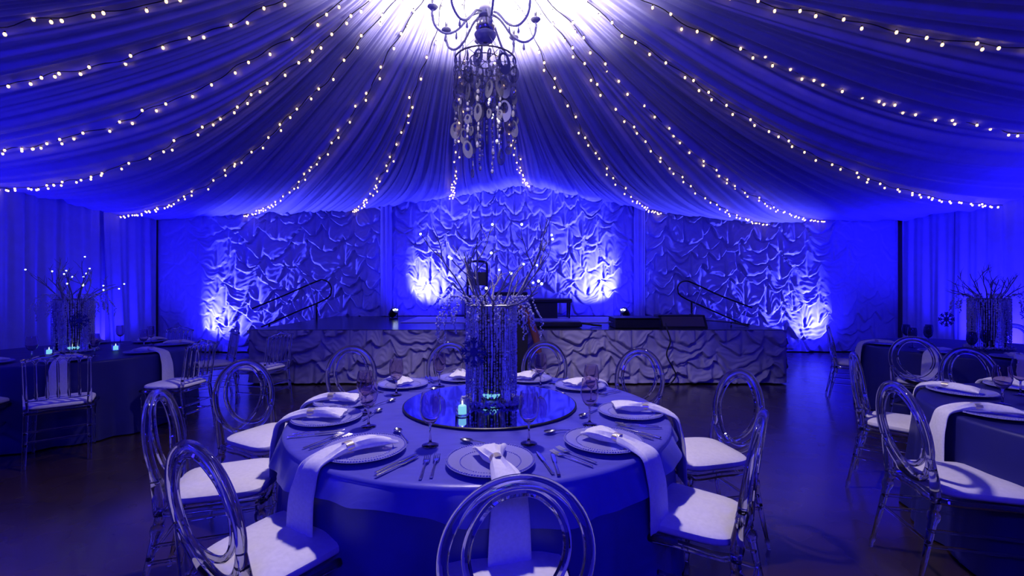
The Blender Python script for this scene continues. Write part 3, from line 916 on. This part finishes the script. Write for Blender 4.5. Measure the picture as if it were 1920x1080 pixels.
for bx, by, t_, turn, lab in (
        (1.90, 2.24, T1, -0.2, 'clear oval-back chair in front of the near right table, with legs in full view'),
        (2.49, 3.29, T1, 0.15, 'clear oval-back chair edge-on at the left of the near right table'),
        (3.60, 3.56, T1, 0, 'clear oval-back chair on the far side of the near right table'),
        (3.87, 4.32, T2, 0.1, 'clear oval-back chair before the draped napkins of the far right table'),
        (4.02, 5.72, T2, 0, 'clear oval-back chair edge-on at the left of the far right table'),
        (6.6, 5.9, T2, 0, 'clear oval-back chair behind the tall vase of the far right table')):
    seat_at(bx, by, t_.x, t_.y, oval, lab, G2, turn=turn)

def make_spindle_chair():
    r = thing('spindle_back_chair', '', 'chair')
    part('cushion', seat_cushion(0.42, 0.39, 0.40, 0.435, 0.04), 'seat', r)
    part('seat_frame', MB().tube([(p.x, p.y, 0.42) for p in spline([(-0.18, -0.195, 0), (0, -0.198, 0), (0.18, -0.195, 0), (0.20, 0, 0), (0.2, 0.19, 0), (0, 0.2, 0), (-0.2, 0.19, 0), (-0.20, 0, 0)], 4, True)], 0.015, 8, True), 'acrylic', r)
    def B(u, z):
        return Vector((u, -0.20 - (z - 0.42) * 0.14, z))
    for s in (-1, 1):
        part('leg', turned_leg((s * 0.18, 0.18, 0.42), (s * 0.19, 0.19, 0), 0.018, 0.013), 'acrylic', r)
        part('leg', MB().tube([B(s * 0.185, 0.84), B(s * 0.183, 0.6), B(s * 0.18, 0.42), Vector((s * 0.185, -0.26, 0))], [0.013, 0.014, 0.017, 0.013], 10), 'acrylic', r)
        for z in (0.18, 0.27):
            part('stretcher', MB().tube([(s * 0.186, 0.187, z), (s * 0.183, -0.232, z)], 0.009, 8), 'acrylic', r)
    for z in (0.2, 0.28):
        part('stretcher', MB().tube([(-0.183, -0.232, z), (0.183, -0.232, z)], 0.009, 8), 'acrylic', r)
    part('top_rail', MB().tube(spline([B(-0.20, 0.835), B(-0.15, 0.845), B(-0.10, 0.862), B(-0.05, 0.865), B(0, 0.885), B(0.05, 0.865), B(0.10, 0.862), B(0.15, 0.845), B(0.20, 0.835)], 4), 0.013, 8), 'acrylic', r)
    part('lower_rail', MB().tube([B(-0.183, 0.52), B(0.183, 0.52)], 0.010, 8), 'acrylic', r)
    for k in range(5):
        u = -0.123 + 0.0615 * k
        part('spindle', MB().tube([B(u, 0.52), B(u, 0.56), B(u, 0.60), B(u, 0.70), B(u, 0.80)], [0.008, 0.012, 0.008, 0.009, 0.008], 8), 'acrylic', r)
    for k in range(6):
        u = -0.154 + 0.0615 * k
        part('arch', MB().tube(spline([B(u - 0.031, 0.80), B(u - 0.024, 0.825), B(u, 0.842), B(u + 0.024, 0.825), B(u + 0.031, 0.80)], 4), 0.007, 6), 'acrylic', r)
    return r
spin = Maker(make_spindle_chair)
G3 = 'clear spindle-back chairs at the left table'
for bx, by, turn, lab in (
        (-3.60, 3.55, 0, 'clear spindle-back chair in front of the left table, a napkin seen through its back'),
        (-3.06, 4.42, 0.15, 'clear spindle-back chair sideways at the right end of the left table'),
        (-3.55, 5.75, 0, 'clear spindle-back chair behind the left table, before the bright backdrop light'),
        (-4.45, 6.0, 0, 'clear spindle-back chair on the far side of the left table, before the corner'),
        (-4.35, 3.42, 0.1, 'clear spindle-back chair at the left edge of the picture, only its seat in view')):
    seat_at(bx, by, T3.x, T3.y, spin, lab, G3, off=0.26, turn=turn)
spin.put((-2.98, 5.35, 0), R(75), 'clear spindle-back chair seen through the oval hoop left of the main table', G3)

# ------------------------------------------------------------------ tables
TH = 0.73
def cloth_mesh(Rr, drop, folds, amp, z, seed, drop_fn=None, edge=0.02):
    g = np.random.default_rng(seed)
    na = 360
    a = np.linspace(0, 2 * PI, na, endpoint=False)
    p1, p2, p3 = g.random(3) * 6.3
    wv = np.sin(folds * a + p1 + 0.8 * np.sin(3 * a + p2)) + 0.4 * np.sin(2.0 * folds * a + p3) + 0.3 * np.sin(0.5 * folds * a // 1 + p2)
    rows = []
    for s in (0.02, 0.25, 0.5, 0.75, 0.9, 0.97):
        h = 0.0015 * np.sin(5 * a + 9 * s) * s + 0.001 * np.sin(11 * a - 5 * s)
        rows.append(np.stack([Rr * s * np.cos(a), Rr * s * np.sin(a), z + h], -1))
    for k in range(1, 5):
        q = k / 4 * PI / 2
        rr_ = Rr - edge + edge * math.sin(q) + 0.02 * Rr * 0
        rows.append(np.stack([rr_ * np.cos(a), rr_ * np.sin(a), np.full(na, z - edge + edge * math.cos(q))], -1))
    d = np.full(na, drop) if drop_fn is None else drop_fn(a)
    for k in range(1, 15):
        s = k / 14
        rr_ = Rr + amp * (s ** 0.8) * (0.9 + wv * 0.75) + 0.02 * s
        rows.append(np.stack([rr_ * np.cos(a), rr_ * np.sin(a), z - edge - (d - edge) * s], -1))
    P = np.stack(rows, 1)
    return P
def make_table(c, label_t, label_c, Rr, m, seed, folds=15, amp=0.035):
    t = thing('banquet_table', label_t, 'table', (c.x, c.y, 0), 0, 'round banquet tables')
    part('tabletop', MB().lathe([(0.0, TH - 0.035), (Rr - 0.04, TH - 0.035), (Rr - 0.03, TH - 0.02), (Rr - 0.04, TH - 0.006), (0.0, TH - 0.006)], 48), 'plaster', t)
    part('pedestal', MB().lathe([(0.3, 0.0), (0.28, 0.03), (0.06, 0.08), (0.05, 0.6), (0.2, TH - 0.035)], 24, cap=True), 'steel', t)
    o = link('tablecloth', np_grid_mesh('tablecloth', cloth_mesh(Rr, TH - 0.012, folds, amp, TH - 0.002, seed), M[m], True), None, (c.x, c.y, 0))
    tag(o, label_c, 'tablecloth', 'floor-length round tablecloths')
    return t
RM = 0.985
make_table(TC, 'round banquet table under the satin in the middle of the room', 'deep blue floor-length tablecloth on the main table', RM, 'cloth', 41)
make_table(T1, 'round banquet table at the near right, cut by the picture edge', 'navy floor-length tablecloth on the near right table', 0.985, 'dark_cloth', 42)
make_table(T2, 'round banquet table at the far right with dark goblets', 'navy floor-length tablecloth on the far right table', 1.05, 'dark_cloth', 43)
make_table(T3, 'round banquet table at the left with the lit branches', 'navy floor-length tablecloth on the left table', 1.0, 'dark_cloth', 44)
def sq_drop(a):
    return 0.075 + 0.07 * np.abs(np.sin(2 * (a + 0.35))) ** 1.5
ov = link('table_overlay', np_grid_mesh('table_overlay', cloth_mesh(RM + 0.008, 0.1, 17, 0.018, TH + 0.003, 45, sq_drop), M['overlay'], True), None, (TC.x, TC.y, 0))
tag(ov, 'shiny lighter blue satin overlay covering the top of the main table', 'table overlay')
TS = TH + 0.006      # upper face of the dressed main table

# mirror plate
mir = thing('mirror_plate', 'round blue mirror in the middle of the main table under the vase', 'mirror', (-0.125, 2.57, TS))
part('glass_disc', MB().lathe([(0.0, 0.002), (0.478, 0.002), (0.485, 0.006), (0.482, 0.012), (0.0, 0.012)], 72), 'mirror', mir)
part('rim', MB().tube([(0.485 * math.cos(2 * PI * k / 72), 0.485 * math.sin(2 * PI * k / 72), 0.006) for k in range(72)], 0.006, 6, True), 'black', mir)
MT = TS + 0.0125

# ------------------------------------------------------------------ place settings
def make_charger():
    r = thing('charger_plate', '', 'plate')
    prof = [(0.0, 0.004), (0.085, 0.004), (0.10, 0.003), (0.115, 0.006), (0.150, 0.013), (0.166, 0.016), (0.169, 0.018), (0.166, 0.021), (0.150, 0.018), (0.118, 0.011), (0.104, 0.008), (0.0, 0.008)]
    part('dish', MB().lathe(prof, 64), 'glass_plate', r)
    bd = MB()
    for k in range(96):
        a = 2 * PI * k / 96
        bd.ball((0.163 * math.cos(a), 0.163 * math.sin(a), 0.021), 0.0042, 6, 4)
    part('beaded_rim', bd, 'glass_plate', r)
    bd2 = MB()
    for k in range(72):
        a = 2 * PI * k / 72
        bd2.ball((0.115 * math.cos(a), 0.115 * math.sin(a), 0.011), 0.003, 5, 4)
    part('inner_beading', bd2, 'glass_plate', r)
    return r
gp = mat('frosted_glass_plate', (0.48, 0.46, 1.0), 0.10, trans=0.4, ior=1.4, spec=0.7)
M['glass_plate'] = gp
charger = Maker(make_charger)

def make_napkin(edge, hang, lean, seed):
    """folded napkin through a ring; +y to the table centre, its tail over the edge at y=-edge"""
    g = random.Random(seed)
    r = thing('napkin', '', 'napkin')
    z0 = 0.030
    pts = [(0.02 + lean * 0.3, 0.085, z0 + 0.004), (0.015 + lean * .2, 0.05, z0 + 0.010), (0.005, 0.0, z0 + 0.012), (0, -0.045, z0 + 0.012), (0, -0.075, z0 + 0.014), (-0.005, -0.105, z0 + 0.013), (-lean * 0.3, -edge + 0.02, z0 + 0.0),
           (-lean * 0.5, -edge - 0.03, z0 - 0.025), (-lean * 0.7, -edge - 0.048, z0 - 0.09), (-lean * 0.9, -edge - 0.058, z0 - 0.16), (-lean, -edge - 0.064, z0 - hang)]
    path = spline(pts, 5)
    n = len(path)
    kw = [0.14, 0.125, 0.095, 0.060, 0.044, 0.065, 0.10, 0.115, 0.13, 0.142, 0.155]
    kt = [0.016, 0.026, 0.034, 0.032, 0.030, 0.028, 0.020, 0.016, 0.014, 0.013, 0.010]
    def lerp(a, i):
        t = i / 5
        k = min(int(t), len(a) - 2)
        return a[k] + (a[k + 1] - a[k]) * (t - k)
    mb = MB().sweep(path, [lerp(kw, i) for i in range(n)], [lerp(kt, i) for i in range(n)], (1, 0.12 * g.uniform(-1, 1), 0), 22, 0.22, 2.5 + g.random())
    part('linen', mb, 'napkin', r)
    rp = path[20]
    rg = []
    for y in (-0.016, 0.016):
        rg.append([(rp.x + 0.026 * math.cos(a), rp.y + y, rp.z + 0.0205 * math.sin(a)) for a in [2 * PI * k / 24 for k in range(24)]])
    rb = [[(rp.x + 0.0235 * math.cos(a), rp.y + y, rp.z + 0.018 * math.sin(a)) for a in [2 * PI * k / 24 for k in range(24)]] for y in (0.016, -0.016)]
    m2 = MB()
    m2.grid(rg + rb, closed_u=True, closed_v=True)
    part('napkin_ring', m2, 'ring', r, label='satin gold band')
    return r

def make_fork():
    r = thing('fork', '', 'fork')
    h = MB().sweep([(0, -0.10, 0.004), (0, -0.06, 0.005), (0, -0.01, 0.007), (0, 0.03, 0.009), (0, 0.045, 0.008)], [0.011, 0.011, 0.007, 0.006, 0.016], [0.005, 0.004, 0.004, 0.0035, 0.003], (1, 0, 0), 10)
    part('handle', h, 'silver', r)
    hd = MB().sweep([(0, 0.043, 0.008), (0, 0.052, 0.006), (0, 0.066, 0.006)], [0.016, 0.024, 0.025], [0.003, 0.003, 0.0025], (1, 0, 0), 10)
    for k in range(4):
        x = -0.0105 + 0.007 * k
        hd.tube([(x, 0.064, 0.006), (x, 0.085, 0.007), (x, 0.105, 0.011)], [0.0021, 0.0019, 0.0012], 6)
    part('tines', hd, 'silver', r)
    return r
def make_knife():
    r = thing('knife', '', 'knife')
    part('handle', MB().sweep([(0, -0.11, 0.005), (0, -0.06, 0.006), (0, 0.0, 0.006)], [0.013, 0.012, 0.009], [0.007, 0.007, 0.006], (1, 0, 0), 10), 'silver', r)
    part('blade', MB().sweep([(0, 0.0, 0.006), (0.002, 0.02, 0.005), (0.002, 0.08, 0.005), (0.0, 0.11, 0.005)], [0.008, 0.018, 0.018, 0.005], [0.003, 0.002, 0.002, 0.0015], (1, 0, 0), 10), 'silver', r)
    return r
def make_spoon():
    r = thing('spoon', '', 'spoon')
    part('handle', MB().sweep([(0, -0.09, 0.004), (0, -0.04, 0.005), (0, 0.02, 0.010), (0, 0.045, 0.009)], [0.011, 0.009, 0.006, 0.007], [0.004, 0.0035, 0.0035, 0.0035], (1, 0, 0), 10), 'silver', r)
    b = MB()
    rows = []
    for (s, z) in ((0.02, 0.001), (0.5, 0.0025), (0.85, 0.007), (1.0, 0.011), (0.97, 0.0115), (0.82, 0.0085), (0.5, 0.0045), (0.02, 0.003)):
        rows.append([(0.020 * s * math.cos(2 * PI * k / 20), 0.070 + 0.030 * s * math.sin(2 * PI * k / 20), z) for k in range(20)])
    b.grid(rows, closed_v=True, flip=True)
    part('bowl', b, 'silver', r)
    return r
def make_glass(m, k=1.0):
    r = thing('wine_glass', '', 'glass')
    part('bowl', MB().lathe([(0.004, 0.088), (0.020, 0.096), (0.036, 0.118), (0.0435, 0.148), (0.042, 0.185), (0.036, 0.222), (0.0345, 0.222), (0.0405, 0.185), (0.042, 0.148), (0.0345, 0.119), (0.019, 0.0985), (0.0, 0.093)], 28), m, r)
    part('stem', MB().lathe([(0.0, 0.006), (0.012, 0.008), (0.005, 0.018), (0.0038, 0.05), (0.005, 0.082), (0.009, 0.0905), (0.0, 0.0905)], 16), m, r)
    part('foot', MB().lathe([(0.0, 0.0005), (0.035, 0.0005), (0.0355, 0.002), (0.012, 0.006), (0.0, 0.007)], 28), m, r)
    return r
fork, knife, spoon = Maker(make_fork), Maker(make_knife), Maker(make_spoon)
wine = Maker(lambda: make_glass('smoke_glass'))
goblet = Maker(lambda: make_glass('dark_glass'))
napk = [Maker(lambda i=i: make_napkin(0.185, 0.30 + 0.02 * i, (-0.03, 0.02, 0.045)[i], i)) for i in range(3)]
SET = [(-84, 'at the near edge of the main table'), (-46, 'at the near right of the main table'), (-9, 'at the right edge of the main table'), (39, 'at the far right of the main table'),
       (69, 'behind the vase, to its right'), (105, 'behind the vase, to its left'), (136, 'at the far left of the main table'),
       (174, 'at the left edge of the main table, the farther one'), (197, 'at the left edge of the main table, the nearer one'), (237, 'at the near left of the main table')]
NAPX = {0: 1, 1: 0, 2: 2, 3: 1, 4: 0, 5: 1, 6: 2, 7: 0, 8: 1, 9: 2}
def local(c, ang, rad, x, y):
    """a spot in a place setting: x to the diner's right, y to the table centre"""
    d = Vector((-math.cos(ang), -math.sin(ang), 0))
    rt = Vector((d.y, -d.x, 0))
    return c - d * rad + rt * x + d * y, math.atan2(d.y, d.x) - PI / 2
for i, (deg, ds) in enumerate(SET):
    a = R(deg)
    p, rz = local(TC, a, 0.80, 0, 0)
    charger.put((p.x, p.y, TS), rz + 0.3 * i, 'beaded glass charger plate ' + ds, 'glass charger plates')
    napk[NAPX[i]].put((p.x, p.y, TS - 0.002), rz + (0.28 if i == 0 else -0.12 + 0.06 * (i % 4)), 'white ringed napkin ' + ds, 'napkins on the main table')
    for k, (mk, x, y, nm) in enumerate(((fork, -0.205, -0.01, 'inner silver fork '), (fork, -0.240, -0.02, 'outer silver fork '), (knife, 0.205, -0.015, 'inner silver knife '), (knife, 0.236, -0.03, 'outer silver knife '))):
        q, rq = local(TC, a, 0.80, x + random.uniform(-.006, .006), y)
        mk.put((q.x, q.y, TS), rq + random.uniform(-0.12, 0.12), nm + '' + ds, nm.split()[2] + 's at the main table')
    q, rq = local(TC, a, 0.80, -0.02 + random.uniform(-.02, .02), 0.215)
    spoon.put((q.x, q.y, TS), rq + R(62), 'silver spoon ' + ds, 'spoons at the main table')
    q, rq = local(TC, a, 0.80, 0.175, 0.20)
    wine.put((q.x, q.y, TS), rq, 'stemmed wine glass ' + ds, 'wine glasses on the main table')

# side tables: plate, napkin and glass at each place in view
def side_setting(c, deg, rad, ds, gl, gname, nap=0, plate=True, top=TH):
    a = R(deg)
    p, rz = local(c, a, rad, 0, 0)
    if plate:
        charger.put((p.x, p.y, top), rz, 'beaded glass charger plate ' + ds, 'glass charger plates')
    if nap is not None:
        napk[nap].put((p.x, p.y, top - 0.002), rz, 'white napkin ' + ds, 'napkins on the side tables')
    q, rq = local(c, a, rad, 0.18, 0.2)
    gl.put((q.x, q.y, top), rq, gname + ' ' + ds, 'wine glasses on the side tables')
for deg, ds, nap in ((-8, 'at the right end of the left table', 0), (-52, 'at the near side of the left table behind the front chair', 1), (-92, 'at the near side of the left table by the picture edge', 2),
                     (38, 'at the far right of the left table', 1), (82, 'at the far side of the left table before the corner', 0), (125, 'at the far side of the left table behind the vase', 2)):
    side_setting(T3, deg, 0.80, ds, wine, 'stemmed wine glass', nap)
for deg, ds, nap in ((205, 'on the near right table, beside the front chair', 0), (168, 'on the near right table, pointing at the front oval chair', 1), (125, 'on the near right table, toward the edge-on chair', 2), (85, 'on the near right table, before its far chair', 0)):
    side_setting(T1, deg, 0.79, ds, wine, 'stemmed wine glass', nap)
for deg, ds, nap in ((205, 'at the near left of the far right table', 0), (240, 'at the near side of the far right table', 1), (160, 'at the left end of the far right table', 2)):
    side_setting(T2, deg, 0.86, ds, goblet, 'dark blue stemmed goblet', nap)
for x, y, ds in ((4.84, 5.50, 'leftmost of the three before the pale curtain'), (4.83, 5.20, 'middle one of the three before the pale curtain'), (5.10, 5.48, 'rightmost of the three before the pale curtain'), (5.02, 4.75, 'standing alone before the far right vase')):
    goblet.put((x, y, TH), 0, 'dark blue goblet ' + ds, 'dark goblets on the far right table')

# ------------------------------------------------------------------ centrepieces
def make_vase():
    r = thing('bead_curtain_vase', '', 'vase')
    part('cylinder', MB().lathe([(0.0, 0.004), (0.115, 0.004), (0.118, 0.008), (0.118, 0.545), (0.121, 0.550), (0.114, 0.550), (0.112, 0.545), (0.112, 0.012), (0.0, 0.012)], 40), 'glass', r)
    part('top_ring', MB().tube([(0.142 * math.cos(2 * PI * k / 48), 0.142 * math.sin(2 * PI * k / 48), 0.552) for k in range(48)], 0.005, 6, True), 'steel', r)
    part('ring_spokes', MB().tube([(-0.142, 0, 0.552), (0.142, 0, 0.552)], 0.002, 5).tube([(0, -0.142, 0.552), (0, 0.142, 0.552)], 0.002, 5), 'steel', r)
    g = random.Random(3)
    ms = []
    for v in range(4):
        sb = MB()
        z = 0.0
        ln = (0.50, 0.47, 0.53, 0.44)[v]
        while z < ln:
            rb = g.choice((0.0030, 0.0042, 0.0055, 0.0068))
            sb.ball((0, 0, -z - rb), rb, 5, 4, (1, 1, g.choice((1, 1.3, 1.8))))
            z += rb * 2.2 + g.choice((0.0, 0.002, 0.006))
        ms.append(sb.mesh('bead_strand', M['bead'], False))
    for k in range(58):
        a = 2 * PI * k / 58
        link('bead_strand', ms[k % 4], r, (0.142 * math.cos(a), 0.142 * math.sin(a), 0.550), (0, 0, a))
    bb = MB()
    for k in range(260):
        a = g.uniform(0, 2 * PI)
        d = g.uniform(0.122, 0.175)
        bb.ball((d * math.cos(a), d * math.sin(a), g.uniform(0.005, 0.022)), g.uniform(0.004, 0.009), 5, 4)
    b_ = part('base_beads', bb, 'bead', r, smooth=False)
    b_['kind'] = 'stuff'
    for k in range(20):
        a = 2 * PI * k / 20 + g.uniform(-0.2, 0.2)
        sp_ = MB()
        ln = g.uniform(0.16, 0.34)
        out = g.uniform(0.05, 0.20)
        for j in range(34):
            t = j / 33
            d = 0.13 + out * math.sin(min(1, t * 1.4) * PI / 2)
            z = 0.555 + 0.05 * math.sin(min(1, t * 2.2) * PI) - ln * max(0, t - 0.25) ** 1.3
            sp_.ball((d * math.cos(a) + g.uniform(-.008, .008), d * math.sin(a) + g.uniform(-.008, .008), z), g.uniform(0.004, 0.0075), 5, 4)
        part('bead_spray', sp_, 'bead', r, smooth=False)
    return r
M['bead'] = mat('iridescent_bead', (0.74, 0.74, 0.98), 0.16, trans=0.2, spec=0.9)

def make_branches(seed, lit, spread=1.0, height=1.0):
    g = random.Random(seed)
    r = thing('branch_arrangement', '', 'branches')
    tips = []
    def grow(mb, p, d, ln, rad, depth):
        pts = [p.copy()]
        n = 7
        for k in range(n):
            d = (d + Vector((g.uniform(-.22, .22), g.uniform(-.22, .22), g.uniform(-.16, .20)))).normalized()
            p = p + d * ln / n
            pts.append(p.copy())
        mb.tube(pts, [rad * (1 - 0.62 * k / n) for k in range(n + 1)], 6)
        tips.append(pts[-1])
        if depth > 0:
            for k in range(g.choice((2, 3))):
                j = g.randint(2, n - 1)
                dd = (d + Vector((g.uniform(-.9, .9), g.uniform(-.9, .9), g.uniform(-.2, .6)))).normalized()
                grow(mb, pts[j], dd, ln * g.uniform(0.35, 0.6), rad * 0.55, depth - 1)
    N = 13
    for k in range(N):
        a = 2 * PI * k / N + g.uniform(-.3, .3)
        lean = g.uniform(0.15, 1.7) * spread
        mb = MB()
        p = Vector((0.035 * math.cos(a), 0.035 * math.sin(a), 0.02))
        q = Vector((0.07 * math.cos(a), 0.07 * math.sin(a), 0.50))
        mb.tube([p, p.lerp(q, 0.5) + Vector((0.01, 0, 0)), q], [0.008, 0.0078, 0.0075], 6)
        d = Vector((math.cos(a) * lean, math.sin(a) * lean, 1.0)).normalized()
        grow(mb, q, d, g.uniform(0.30, 0.46) * height, 0.0075, 2)
        part('branch', mb, 'bark', r)
    if lit:
        cand = [t for t in tips if t.z > 0.58]
        g.shuffle(cand)
        for t in cand[:lit]:
            part('light', MB().ball((0, 0, 0), 0.0065, 8, 6), 'led', r, t)
    return r
def make_snowflake():
    r = thing('snowflake_ornament', '', 'ornament')
    part('disc', MB().lathe([(0.0, -0.006), (0.022, -0.006), (0.026, 0), (0.022, 0.006), (0.0, 0.006)], 16), 'snow', r, rot=(PI / 2, 0, 0))
    for k in range(8):
        a = 2 * PI * k / 8
        mb = MB().tube([(0.02, 0, 0), (0.078, 0, 0)], 0.0055, 6)
        for x in (0.042, 0.060):
            for s in (-1, 1):
                mb.tube([(x, 0, 0), (x + 0.018, s * 0.018, 0)], 0.0045, 6)
        mb.v = [(x * math.cos(a) - y * math.sin(a), z, x * math.sin(a) + y * math.cos(a)) for x, y, z in mb.v]
        part('arm', mb, 'snow', r)
    return r
def make_votive():
    r = thing('votive_candle', '', 'candle')
    part('holder', MB().lathe([(0.0, 0.001), (0.034, 0.001), (0.036, 0.004), (0.036, 0.075), (0.0345, 0.075), (0.034, 0.010), (0.0, 0.010)], 28), 'glass', r)
    part('wax', MB().lathe([(0.0, 0.011), (0.021, 0.011), (0.021, 0.048), (0.016, 0.052), (0.0, 0.051)], 20), 'wax', r)
    part('flame', MB().lathe([(0.0, 0.052), (0.005, 0.058), (0.003, 0.068), (0.0, 0.074)], 10), 'flame', r)
    return r
def make_floating():
    r = thing('floating_candle', '', 'candle')
    part('bowl', MB().lathe([(0.0, 0.001), (0.03, 0.001), (0.052, 0.03), (0.050, 0.055), (0.047, 0.055), (0.049, 0.03), (0.028, 0.005), (0.0, 0.005)], 24), 'glass', r)
    part('wax', MB().lathe([(0.0, 0.02), (0.030, 0.02), (0.038, 0.036), (0.030, 0.042), (0.0, 0.040)], 20), 'wax', r)
    part('flame', MB().lathe([(0.0, 0.041), (0.014, 0.047), (0.011, 0.056), (0.003, 0.066), (0.0, 0.070)], 10), 'flame', r)
    return r
vase, snow, votive, floating = Maker(make_vase), Maker(make_snowflake), Maker(make_votive), Maker(make_floating)
VC = Vector((-0.118, 2.56, MT))
vase.put(VC, 0, 'tall glass vase hung with bead strands on the mirror of the main table', 'bead-hung vases')
b1 = make_branches(12, 18, 1.1)
b1.location = VC + Vector((0, 0, 0.012))
tag(b1, 'bare branches with tiny white lights standing in the main table vase', 'branches', 'branch arrangements')
snow.put(VC + Vector((-0.085, -0.170, 0.31)), R(-25), 'dark blue snowflake hanging on the main table vase', 'snowflake ornaments')
fc = floating.put(VC + Vector((0.0, 0.0, 0.014)), 0, 'glowing candle in a small bowl at the foot of the main vase', 'candles')
fc.scale = (1.3, 1.3, 1.3)
votive.put((-0.255, 2.30, MT), 0, 'glowing votive candle in clear glass on the mirror', 'candles')
V3 = Vector((T3.x - 0.05, T3.y, TH))
r3 = vase.put(V3, 0.4, 'tall glass vase hung with bead strands on the left table', 'bead-hung vases')
r3.scale = (1.15, 1.15, 1.0)
b3 = make_branches(31, 16, 0.75, 0.85)
b3.location = V3 + Vector((0, 0, 0.012))
tag(b3, 'bare branches with small white lights in the left table vase', 'branches', 'branch arrangements')
snow.put(V3 + Vector((0.16, -0.10, 0.33)), R(30), 'dark blue snowflake hanging on the left table vase', 'snowflake ornaments')
floating.put(V3 + Vector((0.0, 0.0, 0.014)), 0, 'glowing candle in a small bowl at the foot of the left vase', 'candles')
votive.put((W(92, 664, 4.5).x, 4.5, TH), 0, 'glowing votive candle left of the vase on the left table', 'candles')
votive.put((W(217, 655, 4.8).x, 4.8, TH), 0, 'glowing votive candle right of the vase on the left table', 'candles')
V2 = Vector((T2.x + 0.12, T2.y, TH))
r2 = vase.put(V2, 1.1, 'tall glass vase hung with bead strands on the far right table', 'bead-hung vases')
r2.scale = (1.2, 1.2, 1.0)
b2 = make_branches(77, 0, 0.85, 0.85)
b2.location = V2 + Vector((0, 0, 0.012))
tag(b2, 'dark bare unlit branches in the far right table vase', 'branches', 'branch arrangements')
sn = snow.put((4.80, 4.95, 1.055), R(-10), 'dark snowflake hanging on a thread left of the far right vase', 'snowflake ornaments')
part('thread', MB().tube([(0, 0, 0.07), (0.12, 0.02, 0.20), (0.36, 0.05, 0.225)], 0.0015, 4), 'steel', sn)
